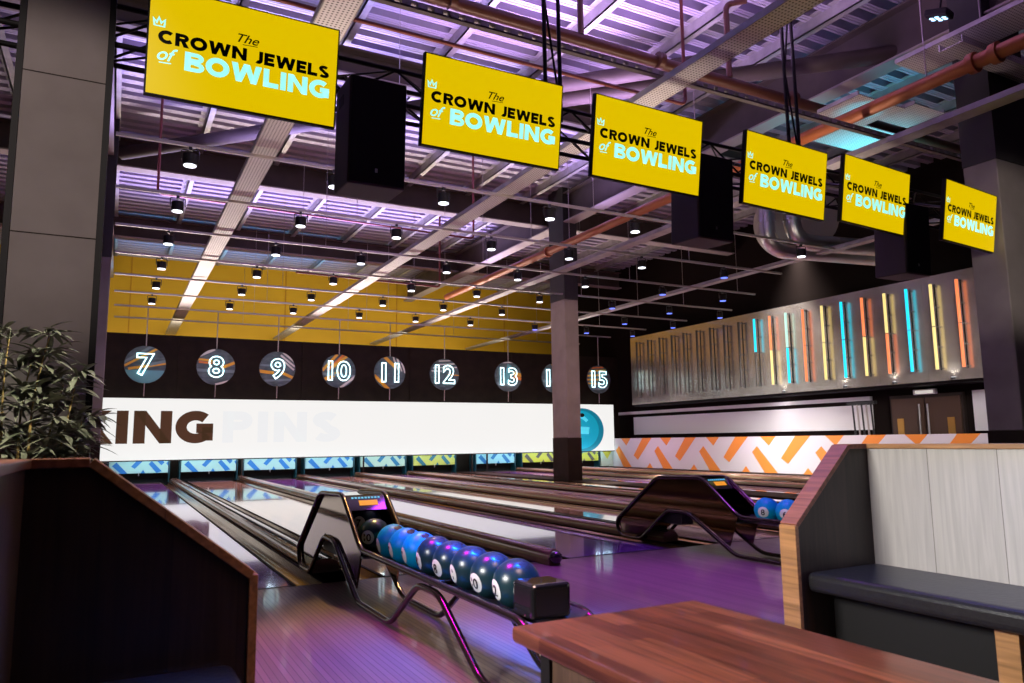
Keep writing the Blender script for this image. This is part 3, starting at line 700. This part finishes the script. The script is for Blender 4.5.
tag(MB().tube(round_path([(-1.0, 8.3, 7.46), (-1.0, 8.3, 5.35), (5.2, 8.6, 5.35), (5.2, 8.6, 7.46)], .1), .022, 8).build('sprinkler_pipe', m_redpipe), 'thin red sprinkler pipe behind the second rail', 'pipe')
tag(MB().tube(round_path([(-1.5, 1.0, 5.05), (4.5, 1.0, 5.05), (4.5, 1.0, 7.46)], .1), .022, 8).build('sprinkler_pipe', m_redpipe), 'thin red sprinkler pipe just above the left screens', 'pipe')
tag(MB().tube(round_path([(2.4, 13.2, 5.3), (6.4, 13.4, 5.3), (6.4, 13.4, 7.46)], .1), .03, 8).build('sprinkler_pipe', m_redpipe), 'thin red sprinkler pipe by the middle column top', 'pipe')
mb = MB(); t = thing('perforated_strut', 'dark slotted strut crossing just above the screen truss', 'strut', (0, .4, 4.92))
MB().box((-3, -.03, 0), (14.4, .03, .02)).build('strut_web', m_girder, t)
for k in range(110): mb.box((-3+.158*k, -.034, .02), (-3+.158*k+.09, .034, .06))
mb.box((-3, -.03, .06), (14.4, .03, .075)); mb.build('slotted_flange', m_purlin, t)
# silver ducts at the right
for i, (dx, dy, dz, r) in enumerate(((0, 0, 0, .17), (.40, -.3, .13, .17))):
    P = [(10.15+dx, 5.0+dy, 6.9), (10.15+dx, 5.0+dy, 4.82+dz), (13.6, 5.0+dy-.6, 4.82+dz)]
    mb = MB(); mb.tube(round_path(P, .45, 8), r, 18)
    for z in (6.4, 5.9, 5.4): mb.tube([(P[0][0], P[0][1], z-.02), (P[0][0], P[0][1], z+.02)], r+.012, 18)
    tag(mb.build('spiral_duct', m_chrome), 'silver round duct bending to the right, %s' % ('left one of the pair' if i == 0 else 'right one of the pair'), 'duct')
tag(MB().cyl((12.3, 5.9, 6.1), (12.75, 6.7, 6.1), .85, 40).tube([(12.5, 6.3, 6.9), (12.5, 6.3, 7.5)], .02, 6).build('round_duct', mat('pale duct', (.42, .38, .36), .5, .3)), 'very wide pale round duct behind the fifth screen', 'duct')
# perforated ceiling trays by the right column, LED flood
for i, (x, y, lx, ly) in enumerate(((8.0, 1.15, 1.0, .7), (8.95, 1.0, .7, .6), (9.0, 2.0, 1.3, .8), (7.75, -.6, .6, 1.6))):
    t = thing('ceiling_raft', 'perforated metal ceiling tray near the right column, %s' % ['the cyan lit one', 'upper one beside the flood lamp', 'the large rear one', 'the one above the flood lamp'][i], 'ceiling panel', (x, y, 5.75+.05*i))
    MB().box((-lx/2, -ly/2, 0), (lx/2, ly/2, .012)).build('panel_sheet', m_perf, t)
    for sx in (-1, 1): MB().box((sx*lx/2-.01, -ly/2, 0), (sx*lx/2+.01, ly/2, .06)).build('edge_rail', m_purlin, t)
spot((8.1, .9, 4.9), (-.1, .25, .9), 34, (0, .75, 1), 50, .6, .05)
t = thing('led_flood', 'black flood lamp with seven glowing blue white leds near the right column', 'flood lamp', (7.45, -.42, 6.22)); t.rotation_euler = (.25, -.2, .3)
MB().box((-.17, -.13, 0), (.17, .13, .09)).build('housing', m_black, t, .02)
for a, b in ((0, 0), (.09, 0), (-.09, 0), (.045, .07), (-.045, .07), (.045, -.07), (-.045, -.07)): MB().cyl((a, b, -.012), (a, b, 0), .024, 12).build('led', m_lensb2, t)
MB().tube([(0, 0, .09), (0, 0, .9)], .012, 6).build('stem', m_black, t)

t = thing('cable_tray', 'wide perforated tray crossing the top right corner near the flood lamp', 'cable tray', (0, -.62, 5.7))
MB().box((7.3, -.14, 0), (15.4, .14, .012)).build('tray_floor', m_perf, t)
for sy in (-1, 1): MB().box((7.3, sy*.14-.006, 0), (15.4, sy*.14+.006, .09)).build('tray_side', m_perf, t)
for x in (8.0, 10.4, 13.2): MB().tube([(x, 0, .01), (x, 0, 1.75)], .008, 6).build('hanger_rod', m_rail, t)
# ------------------------------------------------------------------ screens, speakers, truss
SX = [-.77, 1.17, 2.76, 4.54, 5.965, 7.735]; SY, SZ = -.42, 3.69
SW, SH = 1.27, .735; TILT = radians(8)
def make_screen():
    t = thing('hanging_screen', 'x', 'screen', (0, 0, 0), group='screens hung above the approach')
    MB().box((-SW/2, 0, -SH/2), (SW/2, .05, SH/2)).build('casing', m_black, t, .004)
    a, b = SW/2-.012, SH/2-.012
    mb = MB(); mb.add([(-a, -.002, -b), (a, -.002, -b), (a, -.002, b), (-a, -.002, b)], [(0, 1, 2, 3)], 0)
    P = lambda s, v: (-a+2*a*s, -.004, -b+2*b*v)
    put_word(mb, 'CROWN', .28, .045, .495, .482, .606, P, 1); put_word(mb, 'JEWELS', .28, .53, .957, .482, .606, P, 1)
    put_word(mb, 'BOWLING', .27, .180, .962, .270, .450, P, 2)
    for txt, cx, cy, h, mi, ww in (('The', .50, .695, .085, 1, .115), ('of', .095, .385, .125, 2, .10)):
        vs, fs, (tw, th) = text_mesh(txt, 1, shear=.4, offset=.012)
        mb.add([P(cx+v.x/tw*ww, cy+v.y/th*h) for v in vs], fs, mi)
    for q in stroke([(.47, .635), (.55, .642)], .007): mb.add([P(*p) for p in q], [(0, 1, 2, 3)], 1)
    for q in stroke([(.055, .300), (.115, .305)], .010): mb.add([P(*p) for p in q], [(0, 1, 2, 3)], 2)
    cr = [(.025, .635), (.018, .70), (.035, .665), (.045, .715), (.057, .665), (.075, .70), (.072, .635)]
    for q in stroke(cr, .010, True): mb.add([P(*p) for p in q], [(0, 1, 2, 3)], 2)
    mb.build('display', [m_scr, m_scr_k, m_scr_c], t)
    MB().box((-.12, .05, -.15), (.12, .09, .15)).build('wall_mount', m_blk_sat, t)
    MB().tube([(0, .08, .1), (0, .71, .26)], .018, 6).build('bracket', m_blk_sat, t)
    return t
proto = make_screen()
for i, x in enumerate(SX):
    s = proto if i == 0 else copy_tree(proto)
    s.location = (x, SY, SZ-.015); s.rotation_euler = (TILT, 0, radians([0, 0, 1.5, 3.5, 4.5, 5.5][i]))
    s['label'] = 'yellow hanging screen, %s in the row of six' % (['leftmost and largest', 'second from left', 'third from left', 'fourth from left', 'fifth from left', 'rightmost and smallest'][i])
def make_speaker():
    t = thing('hanging_speaker', 'x', 'speaker', (0, 0, 0), group='black speakers between the screens')
    w2, d2, h = .225, .30, .84
    MB().box((-w2, 0, 0), (w2, .40, h)).build('cabinet', mat('speaker cabinet', (.05, .038, .034), .6), t, .012)
    MB().box((-w2+.012, -.014, .015), (w2-.012, .0, h-.015)).build('grille', m_black, t)
    MB().box((-.02, -.018, .10), (.0, -.014, .13)).build('badge', m_chrome, t)
    MB().box((-w2-.004, .18, .66), (-w2+.05, .30, .74)).build('handle_recess', m_black, t)
    MB().tube([(-.1, .38, h-.1), (-.1, .62, h+.25)], .012, 6).build('hanger', m_black, t); MB().tube([(.1, .38, h-.1), (.1, .62, h+.25)], .012, 6).build('hanger', m_black, t)
    return t
proto = make_speaker()
for i, (x, z) in enumerate(((.20, 2.935), (3.61, 2.92), (6.735, 2.87))):
    s = proto if i == 0 else copy_tree(proto)
    s.location = (x, -.33, z); s.rotation_euler = (.05, 0, 0)
    s['label'] = 'black hanging speaker between the %s yellow screens' % ['first and second', 'third and fourth', 'fifth and sixth'][i]
t = thing('screen_truss', 'long black box truss carrying the yellow screens and speakers', 'truss', (0, .38, 3.92))
for dy, dz in ((-.12, .30), (-.12, 0), (.22, .30), (.22, 0)): MB().tube([(-2.6, dy, dz), (11.3, dy, dz)], .022, 8).build('chord', m_black, t)
mb = MB(); x = -2.6; k = 0
while x < 11.2:
    for dy in (-.12, .22): mb.tube([(x, dy, .30 if k % 2 else 0), (x+.45, dy, 0 if k % 2 else .30)], .011, 6)
    for dz in (0, .3): mb.tube([(x, -.12 if k % 2 else .22, dz), (x+.45, .22 if k % 2 else -.12, dz)], .010, 6)
    x += .45; k += 1
mb.build('lattice', m_black, t)
for i, x in enumerate((1.98, 5.17)):
    t = thing('hanging_mast', 'black lattice mast rising from the truss, %s of two' % ('left' if i == 0 else 'right'), 'truss', (x, -.0, 3.95))
    for dx, dy in ((-.07, 0), (.09, 0)): MB().tube([(dx, dy, 0), (dx-.02, dy, 3.4)], .020, 8).build('upright', m_black, t)
    mb = MB()
    for j in range(3): mb.tube([(-.07 if j % 2 else .09, .0, .1+1.1*j), (.09 if j % 2 else -.07, 0, 1.2+1.1*j)], .012, 6)
    mb.build('diagonal', m_black, t)
# ------------------------------------------------------------------ ball returns
PATH = [(-3.20, .02), (-3.24, .20), (-3.02, .335), (-.93, .345), (-.49, .66), (.144, .64), (.84, .17), (.77, .02), (.43, .02), (.008, .335), (-.294, .33), (-.87, .022), (-1.5, .022), (-1.92, .295), (-2.20, .295), (-2.66, .022), (-3.16, .022)]
def make_rack(label, loc, near=True):
    t = thing('ball_return', label, 'ball return', loc)
    HW = .15
    for sx in (-1, 1):
        p = round_path([(sx*HW, a, b) for a, b in PATH], .075, 5)
        MB().tube(p, .0175, 10).build('tube_frame', m_rack, t)
        side = [(-.50, .645), (.144, .625), (.82, .17), (.745, .055), (.45, .055), (.025, .352), (-.30, .347), (-.79, .09), (-.90, .345)]
        mb = MB(); mb.prism([(sx*(HW-.012), a, b) for a, b in side], (-sx*.012, 0, 0)); mb.build('side_panel', m_hood, t)
    # hood shell
    w_ = HW-.014
    def slab(name, a, b, m, th=.012):
        d = Vector((0, b[0]-a[0], b[1]-a[1])).normalized(); nrm = Vector((0, -d.z, d.y))*th
        return MB().prism([(-w_, a[0], a[1]), (w_, a[0], a[1]), (w_, b[0], b[1]), (-w_, b[0], b[1])], nrm).build(name, m, t)
    slab('hood_top', (.144, .635), (-.49, .655), m_hood); slab('hood_back', (.82, .17), (.144, .635), m_hood)
    slab('hood_floor', (.02, .345), (-.93, .300), m_blk_sat)
    con = MB().prism([(-w_, -.50, .652), (-w_, -.60, .560), (-w_, -.56, .535), (-w_, -.40, .535), (-w_, -.40, .652)], (2*w_, 0, 0)).build('console', m_blk_gl, t)
    d = Vector((0, -.10, -.092)).normalized(); n = Vector((0, -.092, .10)).normalized()*.002; o0 = Vector((0, -.50, .652))+n
    def onface(x0, x1, s0, s1): return [tuple(o0+Vector((x, 0, 0))+d*s) for x, s in ((x0, s0), (x0, s1), (x1, s1), (x1, s0))]
    MB().prism(onface(-.055, .075, .05, .095), tuple(n)).build('display', m_disp, con)
    mb = MB()
    for k in range(9): mb.prism(onface(-.10+.023*k, -.085+.023*k, .018, .032), tuple(n))
    mb.build('button_row', m_btn, con)
    # ball tray: two curved runners and a blue black liner
    tr = MB(); n_ = 8
    pr_ = [(-.128+.256*k/n_, .345-.045*sin(pi*k/n_)) for k in range(n_+1)]
    vs = [(a, -3.06, b) for a, b in pr_]+[(a, -.80, b) for a, b in pr_]+[(a, -3.06, b-.012) for a, b in pr_]+[(a, -.80, b-.012) for a, b in pr_]
    kk = n_+1; fs = [(i, i+1, kk+i+1, kk+i) for i in range(n_)]+[(2*kk+i, 3*kk+i, 3*kk+i+1, 2*kk+i+1) for i in range(n_)]
    tr.add(vs, fs, 0, True); tr.build('ball_tray', m_blk_sat, t)
    eb = MB().box((-.105, -3.02, .325), (.075, -2.855, .46)).build('end_stop', m_blk_gl, t, .018, 3)
    for yy in (-2.08, -2.95): MB().tube([(-.15, yy, .325), (.15, yy, .325)], .014, 8).build('cross_bar', m_rack, t)
    MB().tube([(-.15, .5, .03), (.15, .5, .03)], .02, 8).build('cross_bar', m_rack, t)
    mb = MB(); mb.box((-.07, -.1, .20), (.07, .34, .30)); mb.build('lift_motor', m_blk_sat, t)
    return t
RX1, RX2 = .09, 3.40
make_rack('long bronze tube ball return holding eight balls, nearest the camera', (RX1, 0, 0))
make_rack('dark ball return partly hidden by the right booth', (RX2, .12, 0))
def make_ball(label, loc, m, num, ddir, hdir, r=.104):
    t = thing('bowling_ball', label, 'bowling ball', loc)
    MB().sphere((0, 0, 0), r, 32, 20).build('ball_shell', m, t)
    d = Vector(ddir).normalized(); u = Vector((0, 0, 1)); u = (u-d*u.dot(d)).normalized(); v = u.cross(d).normalized()
    def cap(dd, ang, rr, seg=20, rings=4):
        dd = dd.normalized(); a = dd.orthogonal().normalized(); b = dd.cross(a); vs = [dd*rr]; fs = []
        for i in range(1, rings+1):
            th = ang*i/rings
            for j in range(seg): p = 2*pi*j/seg; vs.append((dd*cos(th)+(a*cos(p)+b*sin(p))*sin(th))*rr)
        for j in range(seg):
            k = (j+1) % seg; fs.append((0, 1+j, 1+k))
            for i in range(rings-1): fs.append((1+i*seg+j, 1+(i+1)*seg+j, 1+(i+1)*seg+k, 1+i*seg+k))
        return vs, fs
    vs, fs = cap(d, radians(25), r+.0008); dm = MB().add(vs, fs, 0, True).build('number_spot', m_decal, t)
    if num:
        vs, fs, (tw, th) = text_mesh(num, 1, offset=.02); k = r*.46/th
        MB().add([tuple((d+(v*p.x*k+u*p.y*k)/r).normalized()*(r+.0030)) for p in vs], fs).build('numeral', m_decalk, dm)
    hd = Vector(hdir).normalized(); a = hd.orthogonal().normalized(); b = hd.cross(a)
    mb = MB()
    for ang, off in ((0, .34), (2.2, .20), (4.4, .20)):
        vs, fs = cap(hd+(a*cos(ang)+b*sin(ang))*off*.6, radians(8.5), r+.0006, 12, 2); mb.add(vs, fs, 0, True)
    mb.build('finger_holes', m_hole, t); return t
nums = ['6', '7', '7', '8', '8', '11', '10', '12']
for i in range(8):                      # i=0 is the far ball by the hood
    y = -2.70+.2275*(7-i)
    light = i < 3
    dd = -rt*(.80 if i in (4, 6) else .95)-fw*(.62 if i in (4, 6) else .42)-up*.16
    hd = Vector((.05, 0, 1))-fw*.55+rt*.35
    make_ball('%s ball numbered in a white circle, %s of the eight from the hood' % ('light blue' if light else 'dark teal', ORD[i]), (RX1, y, .300+.104+.004), m_ball_b if light else m_ball_t, nums[i], dd, hd)
make_ball('black ball with white 10 spot sitting inside the ball return hood', (RX1, -.72, .41), m_ball_t, '10', -rt*.25-fw*.95+up*.05, (0, 0, 1))
make_ball('black ball behind and above another inside the ball return hood', (RX1-.0, -.525, .48), m_ball_t, '7', -rt*.25-fw*.95+up*.1, (0, .6, 1))
make_ball('light blue ball on the far ball return, left one of two', (RX2, -.98, .41), m_ball_b, '8', -rt*.6-fw*.8, (.2, -.2, 1))
make_ball('light blue ball on the far ball return, half hidden by the booth edge', (RX2, -1.21, .41), m_ball_b, '6', -rt*.6-fw*.8, (.2, -.2, 1))

# ------------------------------------------------------------------ booths
def booth(name_label, mirror, xb, yf, ylen, depth, z_top, z_low, z_seat, light_back):
    """bench along Y; wing at its far end. xb = plane of the back panel; mirror=-1: back on the right side, seat to its left"""
    s = mirror
    t = thing('booth_bench', name_label, 'booth bench', (xb, yf, 0))
    th = .075
    flat = .13
    prof2 = [(0, .0), (depth*s, .0), (depth*s, z_low), (flat*s, z_top), (0, z_top)]
    inner = MB().prism([(a, 0, b) for a, b in prof2], (0, th, 0)).build('wing_panel', m_wood_dk, t)
    # solid wood edging following the wing outline
    e = .022
    out = [(depth*s, 0), (depth*s, z_low), (flat*s, z_top), (-.02*s, z_top)]
    def edge(p, q, m, nm):
        P, Q = Vector((p[0], 0, p[1])), Vector((q[0], 0, q[1])); d = (Q-P).normalized(); nrm = Vector((d.z, 0, -d.x))*s*e*(1)
        if nrm.dot(Vector((s, 0, 1))) < 0: nrm = -nrm
        pts = [P, Q, Q+nrm, P+nrm]
        return MB().prism([(v.x, -.008, v.z) for v in pts], (0, th+.016, 0)).build(nm, m, t, .002)
    edge(out[0], (out[1][0], out[1][1]+.01), m_wood_o, 'front_edge'); edge(out[1], (out[2][0]-.004*s, out[2][1]+.004), m_wood_r if light_back else m_wood_o, 'sloping_cap'); edge(out[2], out[3], m_wood_r, 'top_cap')
    # back panel with grain, and top rail
    MB().box((0, -ylen, 0), (-s*.05, th, z_top)).build('back_panel', m_wood_gy if light_back else m_wood_dk2, t)
    MB().box((s*.012, -ylen, z_top), (-s*.06, th, z_top+.022)).build('top_rail', m_wood_o if light_back else m_wood_r, t, .003)
    # seat cushion
    mb = MB(); mb.box((s*.0+s*.002, -ylen, z_seat-.085), (s*(depth-.03), -.004, z_seat)); mb.build('seat_cushion', m_leather, t, .028, 4)
    mb = MB(); mb.box((0, -ylen, .10), (s*(depth-.20), -.004, z_seat-.09)); mb.build('seat_box', m_black, t)  # black carries the table's shade on the box in its colour
    for yy in ((-.80), (-ylen+.1)): MB().box((s*(depth-.16), yy-.04, .0), (s*(depth-.10), yy+.04, z_seat-.09)).build('support_leg', m_wood_o, t)
    return t
m_wood_dk2 = planks('brown oak panel', [(.10, .065, .045), (.13, .085, .06)], .22, 3, 'ZX', rough=.4, gap=.0015, grain=.45)
booth('right booth bench with grey wood back and black cushion', -1, 1.735, -3.208, 2.6, .505, .955, .615, .425, True)
booth('left booth bench with dark wood end wing and black cushion', 1, -1.64, -3.52, 2.2, .505, .962, .668, .47, False)

# ------------------------------------------------------------------ table
t = thing('wooden_table', 'reddish wooden table with thick top in the right foreground', 'table', (0, -4.50, 0))
mb = MB(); mb.box((-.355, -.98, .402), (.375, 1.01, .45)); mb.build('table_top', m_table, t, .012, 3)
MB().box((-.30, -.86, .03), (.29, .90, .405)).build('base_cabinet', planks('table base wood', [(.10, .055, .035), (.14, .08, .05)], .12, 3, 'Z', rough=.5, gap=.002, grain=.4), t)
MB().box((-.31, .86, .03), (-.27, .91, .405)).build('corner_post', m_black, t); MB().box((-.27, -.83, 0), (.26, .87, .03)).build('plinth', m_black, t)

# ------------------------------------------------------------------ plant
def plant(label, loc, stems, seed, hscale=1.0):
    rnd = random.Random(seed); t = thing('potted_bamboo', label, 'plant', loc)
    mb = MB(); mb.prism([(-.45, -.16, 0), (.45, -.16, 0), (.45, .16, 0), (-.45, .16, 0)], (0, 0, .55)); mb.build('planter', m_blk_sat, t, .01)
    MB().box((-.43, -.14, .54), (.43, .14, .56)).build('soil', m_soil, t)
    for (sx, sy, h, lean) in stems:
        pts = []; x, y = sx, sy
        for k in range(9):
            q = k/8; pts.append((x+lean*q*q+.015*sin(5*q+sx*9), y+.05*q*q*sin(sx*7), .55+(h-.55)*q))
        st = MB(); st.tube(pts, [.011-.008*(k/8) for k in range(9)], 6); st.build('cane', m_cane, t)
        lv = MB()
        def leaf(p, d, L, wd):
            d = d.normalized(); sd = d.cross(Vector((0, 0, 1)))
            if sd.length < .1: sd = Vector((1, 0, 0))
            sd.normalize(); nrm = sd.cross(d); vs = []; n = 5
            for k in range(n+1):
                q = k/n; c = p+d*L*q+Vector((0, 0, -1))*L*.28*q*q; ww = wd*sin(pi*min(.98, q*.9+.08))
                vs += [c-sd*ww+nrm*ww*.3, c, c+sd*ww+nrm*ww*.3]
            fs = []
            for k in range(n): a = 3*k; fs += [(a, a+1, a+4, a+3), (a+1, a+2, a+5, a+4)]
            lv.add(vs, fs, 0, True)
        for k in range(8):
            q = .28+.72*k/7; i = min(7, int(q*8)); f = q*8-i; base = Vector(pts[i]).lerp(Vector(pts[i+1]), f)
            for b in range(4):
                a = rnd.uniform(0, 2*pi); bl = rnd.uniform(.05, .16)*(1.15-q*.5)
                tip = base+Vector((cos(a)*bl, sin(a)*bl, bl*rnd.uniform(.3, 1.0)))
                lv.tube([base, tip], .0025, 4)
                for l in range(rnd.randint(4, 6)):
                    a2 = a+rnd.uniform(-1.6, 1.6); leaf(base.lerp(tip, rnd.uniform(.4, 1)), Vector((cos(a2), sin(a2), rnd.uniform(-.35, .8))), rnd.uniform(.10, .19), rnd.uniform(.012, .020))
        lv.build('foliage', m_leaf, t)
    return t
plant('leafy bamboo plant in a dark planter against the wide left column', (-2.03, -.75, 0), [(-.42, .0, 1.45, -.06), (-.30, .06, 1.58, .02), (-.20, -.03, 1.62, .04), (-.08, .05, 1.55, -.03), (.02, 0, 1.60, .03), (.10, .05, 1.50, .05), (.16, -.04, 1.62, .06), (.24, .03, 1.36, .05), (.31, 0, 1.38, .04), (.36, .04, 1.15, .03)], 3)
